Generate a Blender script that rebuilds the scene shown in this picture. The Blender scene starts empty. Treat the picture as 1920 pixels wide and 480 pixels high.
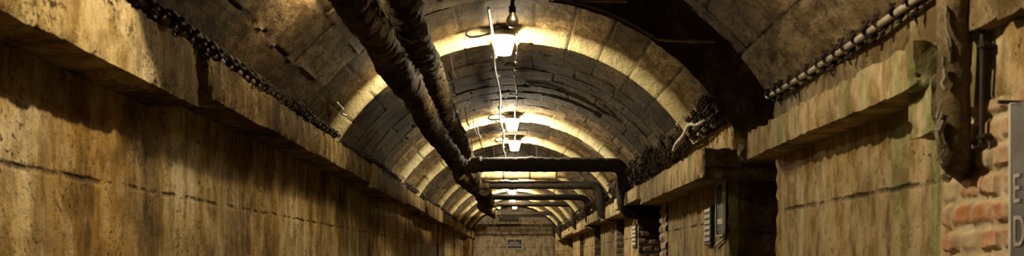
import bpy, math, random
import numpy as np
from mathutils import Vector
random.seed(7); RNG = np.random.default_rng(7)
S = bpy.context.scene
COL = S.collection
EYE = 1.6                       # eye height above the floor
AX = 0.08                       # vault axis above the eye
R0 = 1.6                        # vault radius
RIBS = [3.2, 7.50, 11.75, 13.9, 17.6, 20.7, 23.6, 26.5, 29.6]

# ------------------------------------------------------------------ noise
def _h(ix, iy, iz, seed):
    n = (ix*374761393 + iy*668265263 + iz*2147483647 + seed*1274126177) & 0xffffffff
    n = ((n ^ (n >> 13)) * 1274126177) & 0xffffffff
    n = n ^ (n >> 16)
    return (n & 0xffff) / 65535.0
def vnoise(p, seed=0):
    p = np.asarray(p, float); i = np.floor(p).astype(np.int64); f = p - i
    f = f*f*(3-2*f); out = 0
    for dx in (0, 1):
        for dy in (0, 1):
            for dz in (0, 1):
                w = (f[:,0] if dx else 1-f[:,0])*(f[:,1] if dy else 1-f[:,1])*(f[:,2] if dz else 1-f[:,2])
                out = out + w*_h(i[:,0]+dx, i[:,1]+dy, i[:,2]+dz, seed)
    return out*2-1
def fbm(p, o=4, seed=0):
    p = np.asarray(p, float); a = 1; t = 0; s = 0
    for k in range(o):
        t = t + a*vnoise(p*2**k + 17.3*k, seed+k); s += a; a *= .5
    return t/s
def sstep(a, b, x):
    t = np.clip((x-a)/(b-a), 0, 1); return t*t*(3-2*t)

# ------------------------------------------------------------------ objects
def P(X, Y, z):                 # right of the axis, above the eye, distance from the viewer
    return (X, z, EYE+Y)
def mesh(name, v, f, mat, smooth=True, attrs=None):
    m = bpy.data.meshes.new(name)
    m.from_pydata([tuple(a) for a in v], [], [tuple(int(i) for i in a) for a in f])
    if mat: m.materials.append(mat)
    if smooth: m.polygons.foreach_set('use_smooth', [True]*len(m.polygons))
    if smooth and len(v) < 60000: m.set_sharp_from_angle(angle=math.radians(42))
    for k, a in (attrs or {}).items():
        at = m.attributes.new(k, 'FLOAT', 'POINT'); at.data.foreach_set('value', np.asarray(a, np.float32))
    m.update()
    return m
def obj(name, v, f, mat, parent=None, smooth=True, attrs=None, loc=None):
    v = np.asarray(v, float)
    if parent is not None:
        root = parent
        while root.parent: root = root.parent
        o0 = np.array(root.location); l = (0, 0, 0)
    else:
        o0 = np.array(loc) if loc is not None else np.array([(v[:,0].min()+v[:,0].max())/2, (v[:,1].min()+v[:,1].max())/2, v[:,2].min()])
        l = tuple(o0)
    o = bpy.data.objects.new(name, mesh(name, v-o0, f, mat, smooth, attrs))
    o.location = l; COL.objects.link(o)
    if parent is not None: o.parent = parent
    return o
def thing(name, loc, label, cat, group=None):
    o = bpy.data.objects.new(name, None); o.location = loc; o.empty_display_size = .1
    COL.objects.link(o); return tag(o, label, cat, group)
def tag(o, label, cat, group=None):
    o['label'] = label; o['category'] = cat
    if group: o['group'] = group
    return o
def struct(o): o['kind'] = 'structure'; return o
def dup(root, loc, label=None, group=None):
    r = root.copy(); COL.objects.link(r); r.location = loc
    if label: r['label'] = label
    if group: r['group'] = group
    for ch in list(root.children):
        c = ch.copy(); COL.objects.link(c); c.parent = r
        for g in ch.children:
            d = g.copy(); COL.objects.link(d); d.parent = c
    return r

# ------------------------------------------------------------------ shapes (return verts, faces)
def join(*parts):
    V = []; F = []; n = 0
    for v, f in parts:
        V.append(np.asarray(v, float)); F += [tuple(i+n for i in q) for q in f]; n += len(v)
    return np.vstack(V), F
def grid(nu, nv, flip=False):
    F = []
    for i in range(nu-1):
        for j in range(nv-1):
            a = i*nv+j; q = (a, a+nv, a+nv+1, a+1)
            F.append(q[::-1] if flip else q)
    return F
def rough_box(x0, x1, z0, z1, Y0, Y1, res=.04, amp=.006, chip=.03, seed=1, flare=None):
    lo = np.array([x0, z0, EYE+Y0]); hi = np.array([x1, z1, EYE+Y1]); V = []; F = []; n = 0
    for ax in range(3):
        a, b = [k for k in range(3) if k != ax]
        na = max(2, int((hi[a]-lo[a])/res)+1); nb = max(2, int((hi[b]-lo[b])/res)+1)
        A, B = np.meshgrid(np.linspace(lo[a], hi[a], na), np.linspace(lo[b], hi[b], nb), indexing='ij')
        for side in (0, 1):
            p = np.zeros((na*nb, 3)); p[:,a] = A.ravel(); p[:,b] = B.ravel(); p[:,ax] = (lo, hi)[side][ax]
            fl = (side == 0) ^ (ax == 1)
            F += [tuple(i+n for i in q) for q in grid(na, nb, fl)]; V.append(p); n += len(p)
    V = np.vstack(V); o = V.copy()
    cl = [np.clip(1-(o[:,k]-lo[k])/.06, 0, 1) for k in range(3)]; ch = [np.clip(1-(hi[k]-o[:,k])/.06, 0, 1) for k in range(3)]
    near = [np.maximum(cl[k], ch[k]) for k in range(3)]
    edge = near[0]*near[1]+near[0]*near[2]+near[1]*near[2]
    c = np.clip(fbm(o*22, 4, seed+50)*1.7+.2, 0, 1.3)*edge*chip
    for k in range(3):
        V[:,k] += c*(cl[k]-ch[k]) + amp*fbm(o*3.1, 5, seed+7*k)
    return V, F
def path_round(pts, rad=.1, n=7):
    pts = [Vector(p) for p in pts]; out = [pts[0]]
    for a, b, c in zip(pts, pts[1:], pts[2:]):
        u = (a-b); w = (c-b); r = min(rad, u.length*.49, w.length*.49)
        p0 = b+u.normalized()*r; p1 = b+w.normalized()*r
        for k in range(n+1):
            t = k/n; out.append((1-t)**2*p0+2*t*(1-t)*b+t*t*p1)
    out.append(pts[-1]); return out
def resample(pts, step):
    pts = [Vector(p) for p in pts]; out = [pts[0]]
    for a, b in zip(pts, pts[1:]):
        k = max(1, int((b-a).length/step))
        for i in range(1, k+1): out.append(a.lerp(b, i/k))
    return out
def tube(pts, r, n=10, cap=True, lump=0, wrap=0, seed=0, pitch=.11):
    """tube along pts; r number or list; lump = uneven wrapping, wrap = overlapping helical turns"""
    pts = [Vector(p) for p in pts]; N = len(pts)
    rr = list(r) if hasattr(r, '__len__') else [r]*N
    T = [(pts[min(i+1, N-1)]-pts[max(i-1, 0)]).normalized() for i in range(N)]
    up = Vector((0, 0, 1)) if abs(T[0].z) < .9 else Vector((1, 0, 0))
    nrm = (up-T[0]*up.dot(T[0])).normalized(); V = []; s = 0; SS = []
    for i in range(N):
        if i: s += (pts[i]-pts[i-1]).length
        nrm = (nrm-T[i]*nrm.dot(T[i])).normalized(); bi = T[i].cross(nrm)
        for k in range(n):
            a = 2*math.pi*k/n
            V.append(pts[i]+(nrm*math.cos(a)+bi*math.sin(a))*rr[i]); SS.append((s, k/n))
    V = np.array([tuple(v) for v in V]); C = np.repeat(np.array([tuple(p) for p in pts]), n, axis=0)
    if lump or wrap:
        SS = np.array(SS)
        k = 1+lump*fbm(V*np.array([7, 5, 7]), 4, seed)
        if wrap:
            ph = SS[:,0]/pitch+SS[:,1]+.35*vnoise(np.c_[SS[:,0]*3, SS[:,0]*0, SS[:,0]*0], seed+3)
            fold = np.mod(ph, 1); k = k+wrap*(fold**2)*(1+.8*vnoise(np.c_[SS[:,0]*1.7, SS[:,0]*0, SS[:,1]*3], seed+8))
        V = C+(V-C)*k[:,None]
    F = []
    for i in range(N-1):
        for k in range(n):
            a = i*n+k; b = i*n+(k+1) % n
            F.append((a, b, b+n, a+n))
    if cap:
        F.append(tuple(range(n))[::-1]); F.append(tuple(range((N-1)*n, N*n)))
    return V, F
def lathe(prof, c, n=16, axis=2, sx=1.0):
    V = []; F = []
    for r, h in prof:
        for k in range(n):
            a = 2*math.pi*k/n; u, w = r*math.cos(a)*sx, r*math.sin(a)
            p = {2: (u, w, h), 1: (u, h, w), 0: (h, u, w)}[axis]
            V.append((c[0]+p[0], c[1]+p[1], c[2]+p[2]))
    m = len(prof)
    for i in range(m-1):
        for k in range(n):
            a = i*n+k; b = i*n+(k+1) % n; F.append((a, b, b+n, a+n))
    F.append(tuple(range(n))[::-1]); F.append(tuple(range((m-1)*n, m*n)))
    return np.array(V), F
def bevel_box(c, s, b=.006):
    """box with chamfered edges, centre c, size s"""
    hx, hy, hz = [k/2 for k in s]; b = min(b, hx*.8, hy*.8, hz*.8)
    prof = [(hx-b, hy-b, -hz), (hx, hy, -hz+b), (hx, hy, hz-b), (hx-b, hy-b, hz)]; V = []; F = []
    for x, y, z in prof:
        q = b*.7
        for px, py in ((x-q, -y), (x, -y+q), (x, y-q), (x-q, y), (-x+q, y), (-x, y-q), (-x, -y+q), (-x+q, -y)):
            V.append((c[0]+px, c[1]+py, c[2]+z))
    for i in range(3):
        for k in range(8):
            a = i*8+k; d = i*8+(k+1) % 8; F.append((a, d, d+8, a+8))
    F.append(tuple(range(8))[::-1]); F.append(tuple(range(24, 32)))
    return np.array(V), F

# ------------------------------------------------------------------ materials
class N:
    def __init__(s, name):
        s.m = bpy.data.materials.new(name); s.m.use_nodes = True; s.t = s.m.node_tree; s.t.nodes.clear()
        s.out = s.n('ShaderNodeOutputMaterial'); s.b = s.n('ShaderNodeBsdfPrincipled'); s.l(s.b.outputs[0], s.out.inputs[0])
    def n(s, k): return s.t.nodes.new(k)
    def l(s, a, b): s.t.links.new(a, b)
    def pos(s): return s.n('ShaderNodeNewGeometry').outputs['Position']
    def map(s, v, sc, loc=(0, 0, 0)):
        m = s.n('ShaderNodeMapping'); m.inputs['Scale'].default_value = sc; m.inputs['Location'].default_value = loc
        s.l(v, m.inputs['Vector']); return m.outputs[0]
    def noise(s, v, scale=1, det=5, rough=.6, dist=0):
        n = s.n('ShaderNodeTexNoise'); n.inputs['Scale'].default_value = scale; n.inputs['Detail'].default_value = det
        n.inputs['Roughness'].default_value = rough; n.inputs['Distortion'].default_value = dist
        s.l(v, n.inputs['Vector']); return n.outputs[0]
    def ramp(s, f, st):
        r = s.n('ShaderNodeValToRGB'); e = r.color_ramp.elements
        while len(e) < len(st): e.new(.5)
        for k, (p, c) in enumerate(st):
            e[k].position = p; e[k].color = (c, c, c, 1) if not hasattr(c, '__len__') else (*c, 1)
        s.l(f, r.inputs[0]); return r.outputs[0]
    def mix(s, f, a, b, mode='MIX'):
        m = s.n('ShaderNodeMix'); m.data_type = 'RGBA'; m.blend_type = mode
        for sock, v in ((m.inputs[0], f), (m.inputs[6], a), (m.inputs[7], b)):
            if hasattr(v, 'links'): s.l(v, sock)
            elif hasattr(v, '__len__'): sock.default_value = (*v, 1)
            else: sock.default_value = v
        return m.outputs[2]
    def math(s, op, a, b=0.0):
        m = s.n('ShaderNodeMath'); m.operation = op
        for k, v in enumerate((a, b)):
            if hasattr(v, 'links'): s.l(v, m.inputs[k])
            else: m.inputs[k].default_value = v
        return m.outputs[0]
    def attr(s, k):
        a = s.n('ShaderNodeAttribute'); a.attribute_name = k; return a.outputs['Fac']
    def bump(s, h, st=.5, d=.02, nrm=None):
        b = s.n('ShaderNodeBump'); b.inputs['Strength'].default_value = st; b.inputs['Distance'].default_value = d
        s.l(h, b.inputs['Height'])
        if nrm is not None: s.l(nrm, b.inputs['Normal'])
        return b.outputs[0]
    def fin(s, col, rough=.9, bump=None, spec=.2, metal=0):
        if hasattr(col, 'links'): s.l(col, s.b.inputs['Base Color'])
        else: s.b.inputs['Base Color'].default_value = (*col, 1)
        if hasattr(rough, 'links'): s.l(rough, s.b.inputs['Roughness'])
        else: s.b.inputs['Roughness'].default_value = rough
        s.b.inputs['Specular IOR Level'].default_value = spec; s.b.inputs['Metallic'].default_value = metal
        if bump is not None: s.l(bump, s.b.inputs['Normal'])
        return s.m

def concrete(name, stops, joint=None, green=.66, spots=.6, seed=0., dark=.0, wet=.85, vj=None, zone=0, zs=.75, greens=()):
    k = N(name); p = k.pos()
    st = k.noise(k.map(p, (1.25, 1.25, .33), (seed, seed*2, 0)), 1.9, 7, .58, .5)      # vertical run marks
    bl = k.noise(k.map(p, (1, 1, 1), (seed, 3, 1)), 1.7, 7, .66)
    hue = k.math('ADD', k.math('MULTIPLY', st, .55), k.math('MULTIPLY', bl, .45))
    c = k.ramp(hue, stops)
    fs = k.noise(k.map(p, (9, 9, .5), (seed, 1, 0)), 2.2, 5, .65)                     # fine drips
    c = k.mix(k.math('MULTIPLY', k.ramp(fs, [(.36, .7), (.52, 0)]), k.ramp(k.noise(p, 1.3, 3, .6), [(.45, 0), (.65, 1)])), c, k.mix(1, c, (.42, .36, .28), 'MULTIPLY'))
    if zone:  # bands along the tunnel painting uneven lamplight into the stain hues
        zn = k.noise(k.map(p, (.6, zs, .05), (seed, 11, 0)), 1, 4, .55)
        zc = k.ramp(zn, [(.30, (.34, .28, .19)), (.42, (.62, .53, .38)), (.50, (1.05, 1.0, .92)), (.56, (.72, .66, .64)), (.62, (1.1, .92, .60)), (.72, (.5, .40, .24))])
        c = k.mix(zone, c, k.mix(1, c, zc, 'MULTIPLY'))
    g = k.ramp(k.noise(k.map(p, (3.2, 3.2, .16), (seed+4, 7, 0)), 1.4, 3, .5), [(green, 0), (green+.05, .75)])
    if greens:
        sy = k.n('ShaderNodeSeparateXYZ'); k.l(p, sy.inputs[0])
        wb = k.math('MULTIPLY', k.math('SUBTRACT', k.noise(p, 3, 4, .7), .5), .12)
        for yg, wg in greens:
            d = k.math('ABSOLUTE', k.math('ADD', k.math('SUBTRACT', sy.outputs[1], yg), wb))
            g = k.math('MAXIMUM', g, k.math('MULTIPLY', k.ramp(d, [(wg*.3, 1), (wg, 0)]), k.ramp(bl, [(.40, .1), (.62, .9)])))
    c = k.mix(g, c, (.22, .25, .10))
    wv = k.ramp(k.noise(k.map(p, (5, 5, .8), (seed+9, 2, 5)), 1.5, 6, .7), [(.6, 0), (.7, .5)])
    c = k.mix(wv, c, (.50, .45, .36))                                                 # pale lime bloom
    sp = k.noise(p, 46, 3, .6); sp2 = k.noise(p, 5, 3, .6)
    m = k.math('MULTIPLY', k.ramp(sp, [(spots, 0), (spots+.07, 1)]), k.ramp(sp2, [(.42, 0), (.6, 1)]))
    c = k.mix(m, c, (.045, .03, .015))
    mt = k.noise(k.map(p, (1, 1, .55), (seed, 2, 8)), 9, 8, .7)
    c = k.mix(k.ramp(mt, [(.42, .85), (.53, 0)]), c, k.mix(1, c, (.50, .43, .33), 'MULTIPLY')); c = k.mix(k.ramp(mt, [(.56, 0), (.68, .5)]), c, (.54, .47, .34))
    grit = k.noise(p, 120, 4, .7); coarse = k.noise(p, 14, 5, .65)
    h = k.math('ADD', k.math('MULTIPLY', grit, .25), k.math('ADD', k.math('MULTIPLY', coarse, .8), k.math('MULTIPLY', mt, .7)))
    h = k.math('SUBTRACT', h, k.math('MULTIPLY', m, .5))
    if joint is not None:
        sx = k.n('ShaderNodeSeparateXYZ'); k.l(p, sx.inputs[0])
        wob = k.math('MULTIPLY', k.math('SUBTRACT', k.noise(p, 7, 4, .7), .5), .03)
        jm = None
        for zj, wid in joint:
            d = k.math('ABSOLUTE', k.math('ADD', k.math('SUBTRACT', sx.outputs[2], zj), wob))
            q = k.ramp(d, [(wid*.25, 1), (wid, 0)]); jm = q if jm is None else k.math('MAXIMUM', jm, q)
        for yj in (vj or []):
            d = k.math('ABSOLUTE', k.math('ADD', k.math('SUBTRACT', sx.outputs[1], yj), wob))
            jm = k.math('MAXIMUM', jm, k.ramp(d, [(.006, .8), (.014, 0)]))
        jm = k.math('MULTIPLY', jm, k.ramp(k.noise(p, 3.3, 4, .7), [(.44, 0), (.58, 1)]))
        c = k.mix(k.math('MULTIPLY', jm, .75), c, (.035, .025, .015)); h = k.math('SUBTRACT', h, k.math('MULTIPLY', jm, 1.2))
    if dark: c = k.mix(dark, c, (.012, .009, .006))
    return k.fin(c, wet, k.bump(h, .75, .022), .08)

GOLD = [(.33, (.060, .040, .014)), (.42, (.19, .130, .046)), (.49, (.34, .245, .095)), (.55, (.42, .335, .165)), (.64, (.50, .44, .31))]
BEIG = [(.33, (.20, .15, .075)), (.42, (.42, .33, .18)), (.48, (.56, .46, .28)), (.53, (.50, .36, .16)), (.58, (.58, .49, .31)), (.66, (.64, .57, .42))]
M = {}
M['wall_l'] = concrete('stained_concrete_left', GOLD, [(1.882, .013), (.95, .012)], .70, .58, 1.3, vj=[4.12, 7.4, 10.6], zone=.9)
M['wall_r'] = concrete('stained_concrete_right', BEIG, [(1.872, .014), (1.55, .012)], .60, .63, 5.1, vj=[4.9, 8.6], zone=.55, zs=1.3, greens=((3.86, .14), (8.15, .12)))
M['ledge_l'] = concrete('beam_concrete_left', GOLD, None, .74, .52, 2.2, zone=.8)
M['ledge_r'] = concrete('beam_concrete_right', BEIG, None, .62, .66, 8.0, zone=.35, zs=1.5, greens=((3.47, .07), (3.74, .05), (3.95, .05), (7.42, .06), (7.6, .03)))
M['plain'] = concrete('bare_concrete', [(.3, (.10, .075, .045)), (.5, (.20, .15, .09)), (.7, (.28, .22, .14))], None, .8, .6, 3.0)
M['soot'] = concrete('sooty_concrete', [(.3, (.08, .057, .027)), (.5, (.125, .09, .042)), (.7, (.16, .117, .06))], [(1.79, .012), (2.2, .01), (1.3, .01)], .9, .7, 4.0)  # concrete darkened to paint in shade on gallery faces, recesses and beam ends

M['setback'] = concrete('rough_vault_foot', [(.33, (.11, .08, .04)), (.45, (.22, .165, .085)), (.55, (.30, .235, .13)), (.66, (.38, .32, .20))], None, .64, .6, 9.0)
M['floor'] = concrete('damp_floor', [(.3, (.03, .024, .016)), (.7, (.07, .055, .038))], None, .9, .7, 1.0, wet=.6)
M['end'] = concrete('end_wall_concrete', [(.3, (.34, .27, .18)), (.5, (.50, .41, .29)), (.7, (.60, .52, .40))], [(2.0, .02), (2.55, .02)], .9, .6, 6.0)

def vault_mat(name, stops, seed):
    k = N(name); p = k.pos(); b = k.attr('blk'); mo = k.attr('mort'); ba = k.attr('band'); rg = k.attr('ridge'); gr = k.attr('green')
    n = k.noise(k.map(p, (1, .35, 1), (seed, 0, 0)), 3.0, 6, .62)
    hue = k.math('ADD', k.math('MULTIPLY', n, .6), k.math('MULTIPLY', b, .4))
    c = k.ramp(hue, stops)
    big = k.noise(p, .9, 4, .55)
    c = k.mix(k.ramp(big, [(.38, .7), (.6, 0)]), c, k.mix(1, c, (.45, .38, .30), 'MULTIPLY'))
    gl = k.noise(k.map(p, (1, .6, 1)), 22, 5, .7)
    md = k.noise(k.map(p, (1.3, .45, 1.3), (seed, 6, 2)), 8, 7, .68)
    c = k.mix(k.ramp(md, [(.44, .8), (.54, 0)]), c, k.mix(1, c, (.40, .34, .26), 'MULTIPLY')); c = k.mix(k.ramp(gl, [(.48, 0), (.62, .75)]), c, (.045, .030, .015))
    lime = k.noise(k.map(p, (1.2, .5, .6), (3, seed, 0)), 4, 5, .7)
    c = k.mix(k.ramp(lime, [(.60, 0), (.74, .4)]), c, (.28, .22, .15))
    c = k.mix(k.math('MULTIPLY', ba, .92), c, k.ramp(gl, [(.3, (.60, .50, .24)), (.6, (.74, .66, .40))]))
    c = k.mix(gr, c, (.12, .19, .05))
    c = k.mix(k.math('MULTIPLY', mo, .85), c, (.022, .015, .008)); c = k.mix(k.math('MULTIPLY', rg, .55), c, (.26, .20, .12))
    h = k.math('ADD', k.math('MULTIPLY', gl, .6), k.math('MULTIPLY', k.noise(p, 90, 4, .7), .3))
    return k.fin(c, .9, k.bump(k.math('ADD', h, k.math('MULTIPLY', md, .8)), .9, .022), .05)
M['boards'] = vault_mat('board_marked_vault', [(.28, (.09, .064, .029)), (.45, (.21, .15, .07)), (.58, (.29, .215, .11)), (.72, (.37, .29, .17))], 2)
M['blocks'] = vault_mat('block_vault', [(.28, (.07, .047, .019)), (.45, (.17, .118, .050)), (.58, (.26, .188, .088)), (.72, (.34, .26, .145))], 5)

def brick_mat(name, painted_shade):
    k = N(name); p = k.pos(); b = k.attr('blk'); mo = k.attr('mort')
    n = k.noise(p, 12, 5, .65)
    c = k.ramp(k.math('ADD', k.math('MULTIPLY', b, .7), k.math('MULTIPLY', n, .3)),
               [(.2, (.36, .27, .16)), (.4, (.42, .17, .06)), (.55, (.36, .12, .06)), (.7, (.46, .27, .15)), (.85, (.40, .32, .21))])
    c = k.mix(k.ramp(k.noise(p, 7, 5, .7), [(.42, 0), (.62, .85)]), c, (.46, .38, .25))
    c = k.mix(mo, c, k.ramp(n, [(.35, (.38, .30, .18)), (.65, (.54, .46, .31))]))
    if painted_shade: c = k.mix(painted_shade, c, (.035, .028, .022))
    return k.fin(c, .9, k.bump(k.math('ADD', n, k.math('MULTIPLY', k.noise(p, 70, 4, .7), .4)), .6, .012), .2)
M['brick'] = brick_mat('old_brick', 0); M['brick_soot'] = brick_mat('sooty_brick', .72)  # second brick copy is darkened to paint shade onto the jambs
def simple(name, a, b, sc=8, rough=.7, metal=0, bs=.4, spec=.3, mp=(1, 1, 1), det=5):
    k = N(name); p = k.map(k.pos(), mp); n = k.noise(p, sc, det, .65)
    c = k.ramp(n, [(.35, a), (.65, b)])
    return k.fin(c, rough, k.bump(k.noise(p, sc*4, 4, .7), bs, .01), spec, metal)
def cloth(name, a, b, hi):
    k = N(name); p = k.pos(); n = k.noise(p, 6, 6, .7); f = k.noise(k.map(p, (1, .5, 1)), 40, 4, .7)
    c = k.ramp(n, [(.35, a), (.62, b)]); c = k.mix(k.ramp(k.noise(p, 3.1, 6, .75), [(.52, 0), (.66, .85)]), c, hi)
    c = k.mix(k.ramp(f, [(.4, .5), (.6, 0)]), c, k.mix(1, c, (.4, .35, .3), 'MULTIPLY'))
    return k.fin(c, .85, k.bump(k.math('ADD', n, k.math('MULTIPLY', f, .5)), .7, .02), .2)
M['wrap'] = cloth('tarred_wrapping', (.026, .017, .009), (.075, .052, .026), (.26, .20, .10))
M['wrap_pale'] = cloth('pale_wrapping', (.50, .38, .18), (.66, .54, .30), (.70, .62, .42))
M['wrap_tan'] = cloth('tan_wrapping', (.06, .044, .022), (.17, .125, .065), (.36, .28, .15))
M['tar'] = simple('black_pipe', (.008, .006, .004), (.024, .017, .011), 14, .8, 0, .7)
M['rust'] = simple('rusty_iron', (.016, .011, .007), (.055, .034, .019), 20, .8)
M['iron'] = simple('dark_iron', (.014, .011, .009), (.04, .028, .018), 25, .6)
M['conduit'] = simple('painted_conduit', (.33, .29, .23), (.50, .46, .38), 14, .5, 0, .2)
M['dirty_pipe'] = simple('dirty_conduit', (.10, .08, .055), (.2, .165, .12), 14, .6, 0, .2)
M['cable'] = simple('grey_cable', (.13, .11, .08), (.22, .19, .14), 20, .55, 0, .1)
M['porcelain'] = simple('pale_insulator', (.42, .38, .30), (.6, .56, .47), 20, .45, 0, .15)
M['cable_white'] = simple('pale_cable', (.38, .32, .24), (.58, .52, .43), 16, .6, 0, .3)
M['sign_grey'] = simple('grey_sign_board', (.085, .08, .08), (.11, .105, .10), 5, .5, 0, .05)
M['sign_black'] = simple('black_sign_board', (.012, .011, .010), (.022, .02, .018), 9, .5, 0, .05)
M['sign_dim'] = simple('faded_sign_print', (.10, .095, .085), (.19, .18, .16), 40, .6, 0, .05)
M['sign_white'] = simple('white_sign_print', (.55, .53, .48), (.66, .64, .58), 30, .6, 0, .05)
M['lettering'] = simple('worn_lettering', (.24, .23, .21), (.42, .40, .37), 60, .6, 0, .05)
M['edge'] = simple('pale_sign_edge', (.45, .46, .40), (.58, .58, .50), 20, .5, 0, .05)
M['gauze'] = simple('hanging_shreds', (.02, .014, .009), (.07, .045, .025), 30, .9)
def emit(name, col, st, clear=0.):
    k = N(name); k.t.nodes.remove(k.b); e = k.n('ShaderNodeEmission'); e.inputs[0].default_value = (*col, 1); e.inputs[1].default_value = st
    if clear:
        t = k.n('ShaderNodeBsdfTransparent'); x = k.n('ShaderNodeMixShader'); x.inputs[0].default_value = 1-clear
        k.l(t.outputs[0], x.inputs[1]); k.l(e.outputs[0], x.inputs[2]); k.l(x.outputs[0], k.out.inputs[0])
    else: k.l(e.outputs[0], k.out.inputs[0])
    return k.m
M['glow'] = emit('lit_lamp_glass', (1, .86, .58), 7, .5)
M['green'] = emit('green_indicator', (.25, 1, .12), 1.6)
def glass():
    k = N('dusty_bulb_glass'); k.b.inputs['Transmission Weight'].default_value = .5
    return k.fin((.30, .26, .19), .35, None, .5)
M['bulb'] = glass()

# ------------------------------------------------------------------ setting: vault
def rib(z):
    d = np.zeros_like(z)
    for zb in RIBS:
        s = (z-(zb-.22))/.22
        d += np.where((s > 0) & (z <= zb), sstep(0, 1, s)*.075, 0)
        d += np.where((z > zb) & (z < zb+.02), .075*(1-(z-zb)/.02), 0)
    return d
def vault(name, zs, th0, th1, dth, mat, kind, seed):
    nth = int((th1-th0)*R0/dth)+1
    th = np.linspace(th0, th1, nth); Z, T = np.meshgrid(zs, th, indexing='ij'); z = Z.ravel(); t = T.ravel(); u = t*R0
    q = np.c_[u, z, 0*z]
    if kind == 'boards':
        bi = np.floor((u+20)/.31+.06*vnoise(q*1.5, 3)).astype(int)
        off = _h(bi, bi*0+3, bi*0, 11)*2.4; L = 1.9
        ri = np.floor((z+off)/L).astype(int); du = np.abs(((u+20)/.31+.06*vnoise(q*1.5, 3)) % 1-.5)*.31
        eu = .155-du; ez = np.minimum((z+off) % L, L-(z+off) % L)
        gw = .011; depth = .012; front = 0*z
    else:
        rb = [6.5, 7.5, 8.5]
        for a, b in zip([8.5]+RIBS[2:], RIBS[2:]+[33.]):
            n = max(1, round((b-a)/.43)); rb += [a+(b-a)*(i+1)/n for i in range(n)]
        rb = np.array(rb); ri = np.searchsorted(rb, z+.012*vnoise(q*4, 5), 'right')-1; ri = np.clip(ri, 0, len(rb)-2)
        near_band = np.zeros(len(rb), bool)
        off = np.where(ri < 2, 0, _h(ri, ri*0+1, ri*0, 5)*.34)
        w = np.where(ri < 2, .265, .28+.10*_h(ri, ri*0+7, ri*0, 9))
        uu = (u+20+off)/w+.025*vnoise(q*3, 8); bi = np.floor(uu).astype(int); du = uu-bi
        eu = np.minimum(du, 1-du)*w; ez = np.minimum(np.abs(z-rb[ri]), np.abs(rb[ri+1]-z))
        gw = np.where(ri < 2, .007, .0085); depth = np.where(ri < 2, .008, .010)
        front = sstep(7.36, 7.2, z+.03*vnoise(q*3, 41))  # darkens the row before the first ring to hold down its lamplight
    blk = _h(bi, ri, ri*0, seed); jt = _h(bi*2, ri*3, ri*0, seed+5)
    ez = ez+(.05 if kind == 'blocks' else 0)*(np.abs(z-8.5) < .3)*(vnoise(q*1.1, 77) > 0)
    e = np.minimum(eu, ez)+.004*fbm(q*14, 3, seed); mort = np.clip(1.25-e/gw, 0, 1)
    mort *= np.clip(.85+1.4*fbm(q*2.2, 3, seed+9)+.3, 0, 1)
    blk = blk-.5*front
    keep = vnoise(np.c_[bi*1.7, ri*2.3, 0*z], seed+2)
    d = -mort*depth*np.where(jt > .74, -.7, 1)                # some joints stand proud, most are raked out
    d += (_h(bi, ri, ri*0, seed)-.5)*.005+(_h(bi, ri, ri*0+2, seed)-.5)*.012*(eu/.31)
    d += .004*fbm(q*2.3, 5, seed+3)+.0035*fbm(q*11, 3, seed+4)
    # spalls
    sp = sstep(.42, .5, fbm(q*np.array([3.2, 1.6, 1]), 4, seed+21)); d -= sp*.008
    rb_d = rib(z); d += rb_d
    Rr = R0-d
    V = np.c_[Rr*np.sin(t), z, EYE+AX+Rr*np.cos(t)]
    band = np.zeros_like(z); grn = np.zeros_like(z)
    for zb in RIBS[1:]:  # ring colour lightened to paint in lamplight, fading toward the viewer
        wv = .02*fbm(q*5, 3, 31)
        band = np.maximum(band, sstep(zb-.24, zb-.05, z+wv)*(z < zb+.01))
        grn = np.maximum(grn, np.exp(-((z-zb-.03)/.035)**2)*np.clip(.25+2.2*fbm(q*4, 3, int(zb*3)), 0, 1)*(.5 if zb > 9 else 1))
    return struct(obj(name, V, grid(len(zs), nth), mat, attrs=dict(blk=blk, mort=np.clip(mort, 0, 1)*(jt <= .74), ridge=np.clip(mort, 0, 1)*(jt > .74), band=band, green=grn), loc=(0, zs[0], EYE)))
TS = math.radians(59.5)
zz = lambda a, b, s: np.linspace(a, b, int(round((b-a)/s))+1)
vault('ceiling', np.r_[zz(-1.5, 1.6, .1)[:-1], zz(1.6, 5.5, .018)], -TS, TS, .018, M['boards'], 'boards', 3)
vault('ceiling', zz(5.5, 6.5, .018), -TS, math.radians(9), .018, M['boards'], 'boards', 3)
vault('ceiling', np.r_[zz(6.5, 12.2, .0125)[:-1], zz(12.2, 18, .02)[:-1], zz(18, 32.2, .04)], -TS, TS, .0135, M['blocks'], 'blocks', 6)

# slot over the side gallery: faces of the two vault ends, soffit
def annulus(name, z, t0, t1, r0, r1, mat):
    ts = np.linspace(t0, t1, 60); rs = np.linspace(r0, r1, 14); V = []
    for t in ts:
        for r in rs:
            jag = .003*math.sin(t*37)+.003*math.sin(t*91) if r == r0 else 0
            V.append(P((r+jag)*math.sin(t), AX+(r+jag)*math.cos(t), z+.006*math.sin(t*23+r*31)))
    return struct(obj(name, V, grid(60, 14), mat, loc=(0, z, EYE)))
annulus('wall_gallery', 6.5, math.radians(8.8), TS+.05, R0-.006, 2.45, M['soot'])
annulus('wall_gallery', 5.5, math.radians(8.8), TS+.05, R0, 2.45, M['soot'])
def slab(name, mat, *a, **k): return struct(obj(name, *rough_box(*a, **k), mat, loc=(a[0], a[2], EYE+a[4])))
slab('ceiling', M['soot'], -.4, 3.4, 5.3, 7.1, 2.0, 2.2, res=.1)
slab('wall_gallery', M['soot'], .02, .22, 5.45, 6.55, 1.66, 2.1, res=.1)

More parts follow.
